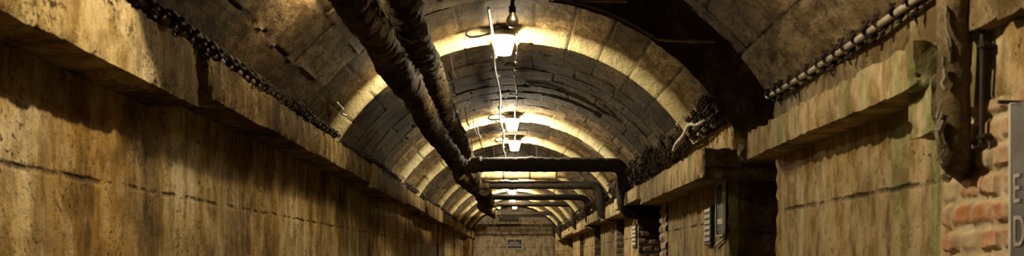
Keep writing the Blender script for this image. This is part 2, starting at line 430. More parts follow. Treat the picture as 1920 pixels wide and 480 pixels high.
# ------------------------------------------------------------------ setting: floor, left side
slab('floor', M['floor'], -2, 3.5, -1.5, 33, -1.75, -1.6, res=.25, amp=.01)
LW = -1.5
for a, b in ((-1.5, 19.6), (20.1, 24.9), (25.6, 29.5)):
    slab('wall_left', M['wall_l'], LW-.5, LW, a, b, -1.62, .80, res=.05, amp=.014, seed=3)
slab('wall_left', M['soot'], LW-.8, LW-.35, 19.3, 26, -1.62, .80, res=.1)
slab('wall_left', M['wall_l'], LW-.5, -1.30, 29.5, 32.3, -1.62, .80, res=.05, amp=.01, seed=8)
LEFT_LEDGES = [(-1.5, 4.165, .63, -1.30), (4.29, 9.15, .692, -1.295), (9.18, 11.9, .655, -1.27), (11.95, 14.8, .70, -1.31), (14.85, 18.6, .66, -1.27),
               (18.7, 22.0, .69, -1.30), (22.1, 26.2, .66, -1.26), (26.3, 29.4, .69, -1.30), (29.45, 32.1, .66, -1.24)]
for i, (a, b, y, x) in enumerate(LEFT_LEDGES):
    slab('trim_%d' % (i+1), M['ledge_l'], -2.0, x, a, b, y, .875, res=.02 if a < 12 else .04, amp=.008, chip=.016, seed=20+i)
slab('trim_10', M['soot'], -2.0, -1.42, 4.0, 4.4, .66, .875, res=.05)

# ------------------------------------------------------------------ setting: right side
RW = 1.465
slab('wall_right', M['wall_r'], RW, 3.3, 3.42, 5.68, -1.62, .72, res=.045, amp=.014, seed=31)
slab('wall_right', M['wall_r'], RW+.005, 3.3, -1.5, 3.44, .455, .80, res=.03, amp=.02, seed=32)
slab('wall_right', M['wall_r'], RW+.05, 3.3, -1.5, 3.44, -1.62, .5, res=.1, amp=.004, seed=33)
segs = [(6.95, 9.80), (12.0, 13.6), (14.6, 17.3), (18.6, 21.6), (22.8, 25.5), (28.0, 30.0)]
for i, (a, b) in enumerate(segs):
    slab('wall_right', M['wall_r'], RW, 3.3, a, b, -1.62, .72, res=.05, amp=.012, seed=35+i)
slab('wall_right', M['wall_r'], 1.22, 3.3, 30.0, 32.3, -1.62, .8, res=.06, amp=.01, seed=45)
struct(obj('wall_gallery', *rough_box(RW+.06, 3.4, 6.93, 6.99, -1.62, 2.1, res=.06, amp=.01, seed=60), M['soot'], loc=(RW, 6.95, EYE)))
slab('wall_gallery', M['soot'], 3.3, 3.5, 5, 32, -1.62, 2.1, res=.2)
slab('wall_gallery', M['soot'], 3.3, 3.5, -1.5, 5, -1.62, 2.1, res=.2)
# set-back band above the beams that carries the vault foot
slab('wall_right', M['setback'], 1.405, 3.3, -1.5, 5.52, .705, 1.02, res=.03, amp=.018, seed=50)
slab('wall_right', M['ledge_r'], 1.405, 3.3, 6.50, 32.2, .705, 1.02, res=.03, amp=.012, seed=51)
slab('wall_gallery', M['soot'], 1.44, 3.3, 6.47, 6.95, .62, 2.1, res=.05, amp=.012, seed=61)
slab('wall_right', M['soot'], 1.9, 3.3, -1.5, 5.5, 1.0, 2.1, res=.2)
RIGHT_LEDGES = [(3.31, 5.67, .565, 1.30, .715), (3.31, 3.5, .415, 1.36, .69), (6.62, 9.9, .545, 1.225, .735), (9.95, 12.3, .60, 1.20, .735), (12.4, 15.0, .57, 1.27, .74),
                (15.1, 18.2, .60, 1.23, .74), (18.3, 22.0, .57, 1.27, .74), (22.1, 26.0, .60, 1.24, .74), (26.1, 32.1, .58, 1.25, .74)]
for i, (a, b, y, x, t) in enumerate(RIGHT_LEDGES):
    slab('trim_%d' % (i+11), M['ledge_r'], x, 2.2, a, b, y, t, res=.02 if a < 12 else .05, amp=.007, chip=.016, seed=70+i)
slab('trim_20', M['soot'], 1.235, 2.4, 6.585, 6.63, .53, .73, res=.02, amp=.008, chip=.02, seed=90)

def brick_panel(name, org, du, dv, W, H, bw, bh, seed, res=.008, proud=.03, mat='brick'):
    """bricks laid on a plane: u along du, v up; each course offset"""
    nu = int(W/res)+1; nv = int(H/res)+1
    U, Vv = np.meshgrid(np.linspace(0, W, nu), np.linspace(0, H, nv), indexing='ij'); u = U.ravel(); v = Vv.ravel()
    q = np.c_[u, v, 0*u+seed]
    vc = v/bh+.10*fbm(q*5, 2, seed); ri = np.floor(vc).astype(int)
    uc = u/bw+(ri % 2)*.5+.12*fbm(q*7, 2, seed+1)+.3*_h(ri, ri*0, ri*0, seed); bi = np.floor(uc).astype(int)
    e = np.minimum(np.minimum(uc-bi, bi+1-uc)*bw, np.minimum(vc-ri, ri+1-vc)*bh)+.012*fbm(q*22, 3, seed+2)
    face = sstep(.006, .022, e); blk = _h(bi, ri, ri*0, seed)
    h = face*(proud*(.45+.55*blk))+.012*fbm(q*18, 4, seed+3)
    du = np.array(du, float); dv = np.array(dv, float); nrm = np.cross(du, dv)
    V = np.array(org)+u[:,None]*du+v[:,None]*dv+h[:,None]*nrm
    return struct(obj(name, V, grid(nu, nv), M[mat], attrs=dict(blk=blk, mort=1-face), loc=org))
# near brickwork (normal must point to -x: du = -y, dv = z)
brick_panel('wall_right', P(RW+.012, -.15, 3.46), (0, -1, 0), (0, 0, 1), .95, .64, .145, .085, 4, .007, .024)
# brick jambs and quoins of the openings further on
brick_panel('wall_right', P(RW-.004, -.5, 10.1), (0, -1, 0), (0, 0, 1), .42, 1.08, .24, .085, 6, .014, .02)
brick_panel('wall_right', P(RW, -.5, 11.98), (1, 0, 0), (0, 0, 1), 1.2, 1.08, .13, .085, 8, .012, .04, 'brick_soot')
slab('wall_right', M['soot'], RW+.01, 3.3, 9.78, 10.1, -1.62, .7, res=.08)
brick_panel('wall_right', P(RW, -.5, 14.58), (1, 0, 0), (0, 0, 1), 1.2, 1.08, .2, .085, 9, .02, .03, 'brick_soot')
for zj in (18.58, 22.78): brick_panel('wall_right', P(RW, -.5, zj), (1, 0, 0), (0, 0, 1), 1.2, 1.08, .2, .085, 10, .03, .03, 'brick_soot')

# ------------------------------------------------------------------ setting: end wall
slab('wall_back', M['end'], -2, 3.4, 32.0, 32.3, -1.62, 1.9, res=.1, amp=.012, seed=80)
slab('trim_21', M['end'], -1.27, 1.22, 31.75, 32.1, .82, 1.06, res=.05, amp=.012, seed=81)
slab('trim_22', M['soot'], -1.27, 1.22, 31.88, 32.1, 1.06, 1.14, res=.05, amp=.02, seed=82)

# ------------------------------------------------------------------ wrapped pipes
def wig(pts, a, seed):
    p = np.array([tuple(x) for x in pts]); s = np.arange(len(p))[:,None]*.05
    for k in range(3): p[:,k] += a*vnoise(np.c_[p[:,1]*1.3, p[:,0]*1.3, 0*p[:,0]+k*9], seed+k)
    return [tuple(x) for x in p]
def strap(parent, pts, i, r, mat, w=.035, name='strap'):
    a = Vector(pts[i]); t = (Vector(pts[min(i+1, len(pts)-1)])-Vector(pts[i-1])).normalized()
    q = [a+t*(k*w/3) for k in (-1.5, -.5, .5, 1.5)]
    return obj(name, *tube(q, [r*.98, r*1.07, r*1.07, r*.98], 18, True, .06, 0, i), mat, parent)
def wrapped_pipe(label, ctrl, r0, r1, turn, mat, bend=.13, group=None, strap_gap=17, n=18, elbow=None, lum=.24):
    pts = wig(resample(path_round(ctrl, bend), .025), .014, int(abs(ctrl[0][0])*100))
    rr = [r0 if p[1] < turn-.25 and p[0] < 0 else r1 for p in pts]
    for _ in range(8): rr = [sum(rr[max(0, i-1):i+2])/len(rr[max(0, i-1):i+2]) for i in range(len(rr))]
    t = thing('wrapped_pipe', ctrl[0], label, 'pipe', group)
    cut = next((i for i, p in enumerate(pts) if p[0] > -.35), len(pts))
    cut = max(cut, 3)
    sd = int(abs(ctrl[0][1])*31+ctrl[0][0]*77)
    obj('wrapping', *tube(pts[:cut], rr[:cut], 28, True, lum, .30, sd, .14), mat, t)
    if cut < len(pts)-3:
        obj('bare_pipe', *tube(pts[cut-2:], rr[cut-2:], n, True, .16, .05, sd+1, .12), M['tar'], t)
    for i in range(6, cut-3, strap_gap):
        j = i+random.randint(-2, 2); strap(t, pts, j, rr[j]*1.05, random.choice([mat, M['wrap_tan'], mat]), random.choice([.03, .05, .07]), 'wrap_band')
    return t, pts
va = lambda x: AX+math.sqrt(R0*R0-x*x)
GP = 'lagged pipes running along the vault'
def run(label, xa, Ya, za, xb, Yb, zb, Yd, r0, r1, mid=None, X=1.21, mat='wrap'):
    c = ([P(xa-.02, va(xa)+.05, za)] if za == 3.3 else [])+[P(xa, Ya, za)]+([P(*m) for m in mid] if mid else [])+[P(xb, Yb, zb), P(X, Yb-.0, zb), P(X, Yd, zb), P(2.3, Yd-.02, zb)]
    return wrapped_pipe(label, c, r0, r1, zb, M[mat], .14)
run('thick dark lagged pipe, lower left of the pair, that turns right across the tunnel first', -.745, 1.215, 3.3, -.62, 1.06, 11.2, .55, .083, .078, [(-.735, 1.205, 5.5), (-.69, 1.13, 9.0)])
run('thick dark lagged pipe, upper right of the pair, feeding the second crossing pipe', -.60, 1.38, 3.3, -.55, 1.06, 14.3, .62, .087, .056, [(-.60, 1.375, 5.6), (-.63, 1.30, 8.4), (-.59, 1.18, 11.0)])
run('black pipe making the third crossing from the front under the vault', -.66, 1.02, 11.9, -.52, 1.08, 17.4, .60, .075, .050, None, 1.25)
run('black pipe making the fourth crossing from the front under the vault', -.45, 1.02, 14.9, -.50, 1.155, 20.9, .66, .075, .050, None, 1.22)
run('black pipe making the fifth crossing from the front under the vault', -.62, 1.15, 17.8, -.56, 1.24, 27.0, .60, .08, .05, None, 1.19)
run('black pipe making the farthest crossing in front of the end wall', -.72, 1.15, 21.4, -.58, 1.33, 30.2, .70, .08, .045, None, 1.15)
# pale lagged length between the first two crossings
t = thing('wrapped_pipe', P(-.5, 1.19, 14.2), 'short pale yellow lagged pipe lying crosswise behind the first black crossing pipe', 'pipe')
pp = resample([P(-.50, 1.20, 14.12), P(-.44, 1.196, 14.2), P(.0, 1.19, 14.2), P(.60, 1.196, 14.2), P(.71, 1.196, 14.2)], .03)
obj('wrapping', *tube(pp[:-4], .058, 16, True, .14, .08, 5), M['wrap_pale'], t)
obj('pipe_end', *tube(pp[-5:], .045, 16, True, .05, 0, 6), M['wrap_tan'], t)
for i in (12, 24): strap(t, pp, i, .062, M['wrap_tan'], .03, 'wrap_band')

# near pipe hanging down the right wall
t = thing('wrapped_pipe', P(1.385, .25, 3.2), 'blurred lagged pipe hanging down the right wall beside the brickwork', 'pipe')
pp = wig(resample(path_round([P(1.385, 1.0, 3.18), P(1.385, .7, 3.19), P(1.385, .33, 3.20), P(1.47, .31, 3.32), P(1.60, .31, 3.5)], .09), .02), .006, 3)
k = next(i for i, p in enumerate(pp) if p[2] < EYE+.42)
obj('wrapping', *tube(pp[:k], .047, 20, True, .22, .08, 8, .14), M['wrap_tan'], t)
obj('elbow', *tube(pp[k-2:], .050, 20, True, .12, .05, 9), M['wrap_tan'], t)
for i in (8, 19): strap(t, pp, i, .05, M['wrap_tan'], .05, 'wrap_band')
fl = []
for i in range(9):
    y0 = .80-.055*i+random.uniform(-.02, .02); q = [Vector(P(1.340+random.uniform(-.006, .006), y0, 3.165+random.uniform(-.02, .01)))]
    for _ in range(3): q.append(q[-1]+Vector((random.uniform(-.010, .010), random.uniform(-.012, .012), random.uniform(-.035, -.012))))
    fl.append(tube(resample(q, .012), random.uniform(.004, .009), 6, True, .7, 0, i))
obj('loose_wrap', *join(*fl), M['dirty_pipe'], t)
tt = thing('wall_pipe', P(1.43, .3, 3.10), 'thin vertical pipe on the wall just right of the hanging lagged pipe', 'pipe')
obj('tube', *tube(resample([P(1.443, .36, 3.13), P(1.443, .82, 3.12)], .04), .009, 12, True, .1), M['iron'], tt)
for y in (.38, .66): obj('clip', *bevel_box(P(1.452, y, 3.125), (.04, .045, .02)), M['iron'], tt)

# hangers
def hanger(x, y, z, top, r, label, red=False):
    h = thing('pipe_hanger', P(x, y, z), label, 'hanger', 'iron hangers over the lagged pipes')
    obj('rod', *tube(resample([P(x, y+r, z), P(x+.015, (y+top)/2, z+.01), P(x, top, z)], .06), .006, 8), M['rust'] if red else M['iron'], h)
    ring = [P(x+(r+.006)*math.cos(a), y+(r+.006)*math.sin(a), z) for a in np.linspace(.5*math.pi, 2.5*math.pi, 25)]
    obj('clasp', *tube(ring, .008, 6), M['iron'], h)
    obj('bolt', *lathe([(.012, 0), (.012, .02), (.006, .024)], (x, z, EYE+y+r+.006), 6), M['rust'], h)
    return h
for x, y, z, lab in ((-.615, 1.335, 7.1, 'thin iron hanger holding the upper lagged pipe by the first lamp'),
                     (-.63, 1.30, 8.3, 'thin iron hanger on the pale stretch of the upper lagged pipe'),
                     (-.592, 1.185, 10.9, 'thin iron hanger on the upper pipe just before the first crossing'),
                     (-.72, 1.18, 6.7, 'thin iron hanger on the lower lagged pipe near the first bright ring'),
                     (-.56, 1.11, 13.2, 'thin iron hanger where the second pipe turns across'),
                     (-.60, 1.05, 14.4, 'thin iron hanger above the third crossing pipe run'),
                     (-.30, 1.195, 14.2, 'thin iron hanger at the left of the pale lagged pipe'),
                     (.30, 1.195, 14.2, 'thin iron hanger at the right of the pale lagged pipe')):
    hanger(x, y, z, va(x), .09 if abs(x) > .4 else .06, lab, random.random() < .5)
for i, (x, z) in enumerate(((-.50, 7.75), (-.47, 11.3), (-.44, 11.6), (-.52, 10.4))):
    tag(obj('hanging_wire', *tube(wig(resample([P(x, va(x)-.02, z), P(x+.02, va(x)-.16, z+.02), P(x+.05, va(x)-.22, z)], .03), .012, i), .005, 6), M['dirty_pipe'] if i else M['rust']),
        ['loose reddish wire end hanging by the lagged pipe near the first lamp', 'loose wire hanging left of the second lamp, nearer one', 'loose wire hanging left of the second lamp, farther one', 'loose wire end hanging beside the upper pipe before the crossing'][i], 'wire')

# ------------------------------------------------------------------ lamps
def lamp_parts(t, x, y, z, loop=True):
    """y is the centre of the glass"""
    obj('glass_shade', *lathe([(.050, -.066), (.056, -.066), (.080, .035), (.082, .062)], (x, z, EYE+y), 14), M['glow'], t)
    obj('canopy', *lathe([(.086, .060), (.092, .068), (.088, .092), (.060, .108), (.034, .128)], (x, z, EYE+y), 16), M['dirty_pipe'], t)
    obj('mount_block', *bevel_box((x, z, EYE+y+.145), (.15, .10, .04), .01), M['dirty_pipe'], t)
    cg = [tube([(x+.052*math.cos(a), z+.052*math.sin(a), EYE+y-.07), (x+.09*math.cos(a), z+.09*math.sin(a), EYE+y+.065)], .0022, 5) for a in np.linspace(.5, 2*math.pi+.5, 7)[:-1]]
    obj('wire_guard', *join(*cg), M['cable'], t)
    if loop:
        q = [(x-.05, z-.02, EYE+y+.10), (x-.16, z-.03, EYE+y+.115), (x-.25, z-.03, EYE+y+.098), (x-.275, z-.03, EYE+y+.07), (x-.24, z-.035, EYE+y+.05),
             (x-.15, z-.05, EYE+y+.055), (x-.06, z-.06, EYE+y+.085), (x-.0, z-.075, EYE+y+.10)]
        obj('cord', *tube(resample(path_round(q, .06), .02), .0095, 8), M['cable'], t)
LAMPS = [(7.30, 'lit lantern with a looped cord on the vault crown, nearest and largest of the lamps', 1.548, -.08, 30),
         (11.55, 'second lit lamp along the vault crown, just above the third', 1.545, -.03, 60),
         (13.7, 'third lit lamp along the crown, right above the first crossing pipe', 1.55, .0, 36),
         (17.5, 'lit lamp hidden behind the pale lagged pipe and crossing pipes', 1.55, -.03, 36),
         (20.6, 'lit lamp behind the second black crossing pipe', 1.55, -.03, 50),
         (23.45, 'small lit lamp seen between the second and third crossing pipes', 1.55, -.05, 55),
         (29.2, 'lit lamp hidden behind the farthest crossing pipes', 1.55, 0, 40),  # added lamp, out of sight, to brighten the end wall
         (26.3, 'small lit lamp with glaring loop between third and fourth crossing pipes', 1.55, -.06, 55)]
first = thing('ceiling_lamp', P(LAMPS[0][3], LAMPS[0][2], LAMPS[0][0]), LAMPS[0][1], 'lamp', 'lit lamps along the vault crown')
lamp_parts(first, LAMPS[0][3], LAMPS[0][2], LAMPS[0][0])
def light(x, y, z, w, r=.045, col=(1, .81, .52)):
    l = bpy.data.lights.new('lamp_light', 'POINT'); l.energy = w; l.color = col; l.shadow_soft_size = r
    o = bpy.data.objects.new('lamp_light', l); o.location = P(x, y, z); COL.objects.link(o)
for i, (z, lab, y, x, w) in enumerate(LAMPS):
    if i: dup(first, P(x, y, z), lab)
    light(x, y-.0, z, w, .04, (1, .82, .52) if i != 1 else (1, .88, .66))
# unseen lamp above the frame; shield added to keep light off the gallery
near = thing('ceiling_lamp', P(-.3, 1.5, 3.05), 'hooded lamp overhead near the viewer', 'lamp')
lamp_parts(near, -.3, 1.5, 3.05, False)
a = np.linspace(-.50*math.pi, .5*math.pi, 25)
added_shield = [(-.3+.155*math.cos(t_), 3.26, EYE+1.53+.155*math.sin(t_)) for t_ in a]; added_shield2 = [(p[0], p[1]-.05, p[2]) for p in added_shield]
V = np.array(added_shield+added_shield2+[(-.3, 3.27, EYE+1.53)]); F = [(i, i+1, i+26, i+25) for i in range(24)]+[(i+1, i, 50) for i in range(24)]+[(24, 0, 50)]
obj('hood', V, F, M['iron'], near)
light(-.3, 1.5, 3.05, 70, .022)

# added fill lamps, unseen behind the lagged pipes, brightening the left vault
for ang, z, lab, w in ((31.5, 7.17, 'small round lamp tucked behind the pair of lagged pipes at the first bright ring', 10), (33.5, 4.95, 'small round lamp behind the pair of lagged pipes near the viewer', 9)):
    a_ = math.radians(-ang); rr_ = R0-.005
    t = thing('bulkhead_lamp', P(rr_*math.sin(a_), AX+rr_*math.cos(a_), z), lab, 'lamp'); t.rotation_euler = (0, a_, 0)
    L = np.array(t.location)
    obj('base_plate', *lathe([(.085, 0), (.105, -.012), (.105, -.028), (.07, -.045)], L, 18), M['iron'], t)  # plate of the added lamp, sized to block a hot spot on the vault
    obj('glass_dome', *lathe([(.042, -.05), (.046, -.07), (.038, -.10), (.016, -.115)], L, 14), M['glow'], t)
    light((rr_-.085)*math.sin(a_), AX+(rr_-.085)*math.cos(a_), z, w, .02)

# conduits on the crown
def crown(x, z): return va(x)-.085
t = thing('crown_conduit', P(-.15, 1.6, 6.6), 'pale conduit running along the vault crown from lamp to lamp, left of centre', 'conduit')
pts = [P(-.17, 1.63, 6.55), P(-.16, 1.60, 7.0)]+[P(-.15+.012*math.sin(z*2.1), crown(.15, z)+.008*math.sin(z*3), z) for z in np.arange(7.6, 31, .25)]
obj('tube', *tube(resample(pts, .08), .0115, 8, True, .15, 0, 3), M['conduit'], t)
for z in np.arange(7.9, 30, .9): obj('clip', *bevel_box(P(-.15+.012*math.sin(z*2.1), crown(.15, z)+.008*math.sin(z*3)+.006, z), (.05, .025, .022), .004), M['porcelain'], t)
t = thing('crown_cable', P(.02, 1.6, 7.2), 'thin knotted pale cable on the vault crown, right of the conduit', 'cable')
pts = [P(.012+.01*math.sin(z*2.7), crown(0, z)+.005*math.sin(z*4), z) for z in np.arange(7.1, 30, .2)]
obj('tube', *tube(resample(pts, .06), .0065, 8, True, .3, 0, 4), M['dirty_pipe'], t)
for z in np.arange(7.5, 14, .33): obj('clip', *bevel_box(P(.012+.01*math.sin(z*2.7), crown(0, z)+.005, z), (.024, .02, .02), .004), M['porcelain'], t)
# unlit bulb in front of the first lamp
t = thing('hanging_bulb', P(-.015, 1.53, 6.6), 'unlit bare bulb in a dark socket above the first lamp', 'bulb')
obj('glass', *lathe([(.006, -.05), (.024, -.044), (.036, -.026), (.040, -.005), (.034, .018), (.020, .038), (.016, .05)], P(-.015, 1.565, 6.6), 16), M['bulb'], t)
obj('socket', *lathe([(.019, .045), (.023, .05), (.023, .085), (.014, .095), (.012, .125)], P(-.015, 1.565, 6.6), 14), M['iron'], t)
# conduit following the far rim and its straight spur
arc = [P(1.612*math.sin(a), AX+1.612*math.cos(a), 6.46) for a in np.linspace(math.radians(-9), math.radians(34.5), 40)]
t = thing('rim_conduit', P(.3, 1.4, 6.46), 'conduit bent round the rim of the far vault with a straight spur', 'conduit')
obj('bent_tube', *tube(arc, .011, 8, True, .15), M['dirty_pipe'], t)
obj('spur', *tube(resample([arc[-1], P(1.0, 1.398, 6.46), P(1.275, 1.392, 6.46)], .05), .010, 8), M['conduit'], t)
obj('coupling', *lathe([(.012, -.02), (.017, -.018), (.017, .018), (.012, .02)], P(1.13, 1.396, 6.46), 10, 0), M['conduit'], t)
tag(obj('loose_conduit', *tube(resample([P(.36, 1.658, 6.487), P(.72, 1.655, 6.487)], .05), .009, 8), M['conduit']), 'short pale conduit at the very top edge right of the bulb', 'conduit')
arc = [P(1.574*math.sin(a), AX+1.574*math.cos(a), 9.9) for a in np.linspace(math.radians(3), math.radians(30), 30)]
t = thing('arched_cable', P(.3, 1.5, 9.9), 'dark cable arching over the vault blocks right of the conduit behind the first lamp', 'cable')
obj('tube', *tube(arc, [.007+.006*(i > 10) for i in range(30)], 8, True, .2), M['iron'], t)
obj('end_fitting', *tube([P(1.574*math.sin(a), AX+1.574*math.cos(a), 9.9) for a in (.52, .54, .57)], .022, 10, True, .2), M['iron'], t)

# ------------------------------------------------------------------ cable runs at the vault foot
def on_foot(side, z, ratio, inset=.03):
    """point on the vault where X/Y = ratio, pulled in by inset"""
    Y = 1.0
    for _ in range(30):
        X = ratio*Y; r = math.hypot(X, Y-AX); Y *= (R0-inset)/r
    return P(side*ratio*Y, Y, z)
CLAMP = None
def clamp_mesh(mat):
    parts = [bevel_box((0, 0, 0), (.040, .034, .060), .010), bevel_box((.0, 0, .034), (.060, .040, .014), .004), bevel_box((.0, 0, -.036), (.05, .03, .014), .004),
             lathe([(.010, 0), (.010, .010), (.005, .014)], (.012, 0, .040), 6), lathe([(.009, -.012), (.009, 0)], (-.01, 0, -.040), 6)]
    v, f = join(*parts); v[:,0] += .006*np.sign(v[:,2])*(abs(v[:,2]) > .03)
    return mesh('clamp', v, f, mat, False)
CM = {'rust': clamp_mesh(M['rust']), 'iron': clamp_mesh(M['iron']), 'pale': clamp_mesh(M['wrap_tan'])}
SPK = mesh('bracket', *join(tube([(0, 0, -.015), (.006, 0, -.03), (.012, 0, -.045)], [.007, .006, .003], 6), bevel_box((0, 0, -.012), (.03, .024, .02))), M['rust'])
def cable_run(label, side, z0, z1, pitch, ratio, inset, rad, mat, cm, scale=1, spikes=False, sag=.01, conduit=True, group=None, missing=0, drift=0):
    base = on_foot(side, z0, ratio, inset); t = thing('cable_run', base, label, 'cable run', group)
    if conduit:
        pts = [on_foot(side, z, ratio+drift*(z-z0)+.02*math.sin(z*1.7), inset+sag*math.sin(z*5.3)) for z in np.arange(z0, z1, .06)]
        obj('conduit', *tube(pts, rad, 10, True, .15, 0, 2), mat, t)
    for z in np.arange(z0+.05, z1-.03, pitch):
        if random.random() < missing: continue
        p = on_foot(side, z+random.uniform(-.012, .012), ratio+drift*(z-z0)+.02*math.sin(z*1.7), inset+sag*math.sin(z*5.3))
        o = bpy.data.objects.new('clamp', CM[cm]); o.location = tuple(np.array(p)-np.array(base)); COL.objects.link(o); o.parent = t
        s = scale*random.uniform(.85, 1.15); o.scale = (s, s, s); o.rotation_euler = (random.uniform(-.15, .15), side*(-.95)+random.uniform(-.15, .15), random.uniform(-.15, .15))
        if spikes and random.random() < .4:
            q = bpy.data.objects.new('bracket', SPK); q.location = tuple(np.array(p)-np.array(base)+np.array((-side*-.01, 0, -.03))); COL.objects.link(q); q.parent = t; q.scale = (side, 1, 1)
    return t
cable_run('pale conduit in rusty clamps along the right vault foot, nearest on the right', 1, 2.2, 5.45, .135, 1.545, .03, .0135, M['conduit'], 'rust', .8, True)
cable_run('dark conduit in rusty clamps along the left vault foot, nearest on the left', -1, 2.2, 6.5, .115, 1.455, .035, .016, M['dirty_pipe'], 'rust', 1.05, False)
cable_run('second dark cable hidden beneath the near left clamps', -1, 2.2, 6.5, .23, 1.53, .04, .013, M['iron'], 'iron', .8, False)
cable_run('dark cable in small clamps along the left vault foot by the first bright ring', -1, 6.55, 12.0, .115, 1.46, .03, .014, M['iron'], 'iron', .85, False)
cable_run('dark cable in clamps far along the left vault foot', -1, 12.05, 31, .30, 1.47, .03, .016, M['iron'], 'iron', 1.1, False)
cable_run('uppermost row of pale clamps on the right vault foot beyond the gap', 1, 6.56, 9.4, .085, 1.19, .025, .009, M['iron'], 'pale', .62, False, .004, True, drift=.075)
cable_run('middle row of corroded clamps on the right vault foot beyond the gap', 1, 6.56, 10.6, .085, 1.32, .045, .012, M['rust'], 'rust', .75, False, .012, True, drift=.04)
cable_run('lowest row of pale clamps on the right vault foot beyond the gap', 1, 6.6, 10.2, .10, 1.43, .05, .010, M['rust'], 'rust', .7, False, .012, True, drift=.02)
cable_run('dark cable in clamps far along the right vault foot', 1, 10.7, 31, .30, 1.45, .05, .016, M['iron'], 'iron', 1.2, False)
# pale cable ends on the clamps
t = thing('draped_cable', P(1.36, 1.0, 6.62), 'thick pale broken cable draped over the clamp rows beyond the gap', 'cable')
q = [P(1.345, .995, 6.58), P(1.31, .97, 6.85), P(1.285, .955, 7.1), P(1.25, .985, 7.25), P(1.255, .93, 7.55), P(1.235, .90, 7.75), P(1.25, .87, 7.95)]
q = wig(resample(path_round(q, .08), .02), .01, 4)
obj('sheath', *tube(q, .015, 10, True, .25, 0, 5), M['cable_white'], t)
obj('core', *tube([Vector(q[-1])+Vector((0, 0, 0)), Vector(q[-1])+Vector((.01, .05, -.02)), Vector(q[-1])+Vector((.0, .1, -.05))], .008, 6), M['rust'], t)
nub = 0
for i in range(34):
    pass
knobs = []
for k_, (rat, ins) in enumerate(((1.20, .06), (1.37, .09), (1.47, .085))):
    for z in np.arange(6.6, 8.0-.4*k_, .24):
        if random.random() < .25: continue
        knobs.append((on_foot(1, z+random.uniform(-.03, .03), rat+random.uniform(-.02, .02), ins), k_))
kn = None
for i, (p, k_) in enumerate(knobs):
    lab = ['small pale insulator knob on the uppermost clamp row beyond the gap', 'small pale insulator knob on the middle clamp row beyond the gap', 'small pale insulator knob on the lowest clamp row beyond the gap'][k_]
    if kn is None:
        kn = tag(obj('insulator_knob', *lathe([(.004, -.024), (.018, -.02), (.019, -.006), (.013, 0), (.019, .006), (.017, .018), (.006, .022)], (0, 0, 0), 10, 0), M['porcelain'], loc=(0, 0, 0)), lab, 'insulator')
        o = kn
    else:
        o = kn.copy(); COL.objects.link(o); o['label'] = lab
    o['group'] = ['insulators on the uppermost clamp row', 'insulators on the middle clamp row', 'insulators on the lowest clamp row'][k_]
    o.scale = (.7,)*3; o.location = p; o.rotation_euler = (random.uniform(-.4, .4), random.uniform(.3, 1.1), random.uniform(-.5, .5))
# tangle of torn cables and shreds further along the right foot
parts = []
for i in range(150):
    z = random.triangular(7.6, 13.5, 9.6); p = Vector(on_foot(1, z, random.uniform(1.18, 1.6), random.uniform(.01, .09)))
    q = [p]
    for _ in range(5): q.append(q[-1]+Vector((random.uniform(-.035, .03), random.uniform(-.07, .07), random.uniform(-.06, .025))))
    parts.append(tube(resample(path_round(q, .03, 3), .03), random.uniform(.004, .013), 6, True, .3, 0, i))
g = obj('cable_tangle', *join(*parts), M['gauze']); tag(g, 'dark tangle of torn cables along the right vault foot before the first crossing', 'cables'); g['kind'] = 'stuff'
parts = []
for i in range(60):
    z = random.uniform(13.5, 27); p = Vector(on_foot(1, z, random.uniform(1.25, 1.6), random.uniform(.01, .09)))
    q = [p]
    for _ in range(4): q.append(q[-1]+Vector((random.uniform(-.06, .03), random.uniform(-.08, .08), random.uniform(-.07, .03))))
    parts.append(tube(resample(path_round(q, .03, 3), .04), random.uniform(.006, .016), 6, True, .3, 0, i))
g = obj('cable_tangle', *join(*parts), M['gauze']); tag(g, 'torn cables along the right vault foot above the far crossing pipes', 'cables'); g['kind'] = 'stuff'

# hooks and small irons
def hook(p, s, lab, grp=None):
    q = [Vector(p)+Vector(d)*s for d in ((.0, 0, .0), (0, 0, -.05), (-.02, 0, -.09), (-.05, 0, -.10), (-.06, 0, -.07), (-.04, 0, -.05))]
    h = obj('wall_hook', *tube(resample(path_round(q, .02, 4), .02), .007*s, 6), M['iron']); return tag(h, lab, 'hook', grp)
hook(P(1.26, .44, 12.6), 1.0, 'bent wire hook under the beam left of the farther banded panel')
hook(P(1.28, .40, 18.4), 1.2, 'bent wire hook under the beam by the fourth crossing pipe')
hook(P(1.30, .36, 15.4), 1.1, 'bent wire hook under the beam by the third crossing pipe')
for i, (x, z, r_) in enumerate(((-1.22, 6.95, 1.2), (-.55, 8.9, .9), (1.12, 10.6, .8))):
    y = AX+math.sqrt(max(.01, (R0-.02)**2-x*x)); q = [Vector(P(x, y, z)), Vector(P(x*.98, y-.03, z)), Vector(P(x*.96, y-.05, z-.03)), Vector(P(x*.975, y-.08, z-.01)), Vector(P(x*.95, y-.09, z+.02))]
    tag(obj('vault_hook', *tube(resample(path_round(q, .02, 4), .015), .008, 6), M['porcelain'] if i == 0 else M['iron']),
        ['small pale twisted hook on the left vault before the first bright ring', 'small dark hook in the vault above the pipes', 'small dark hook on the right vault above the crossing pipe'][i], 'hook')

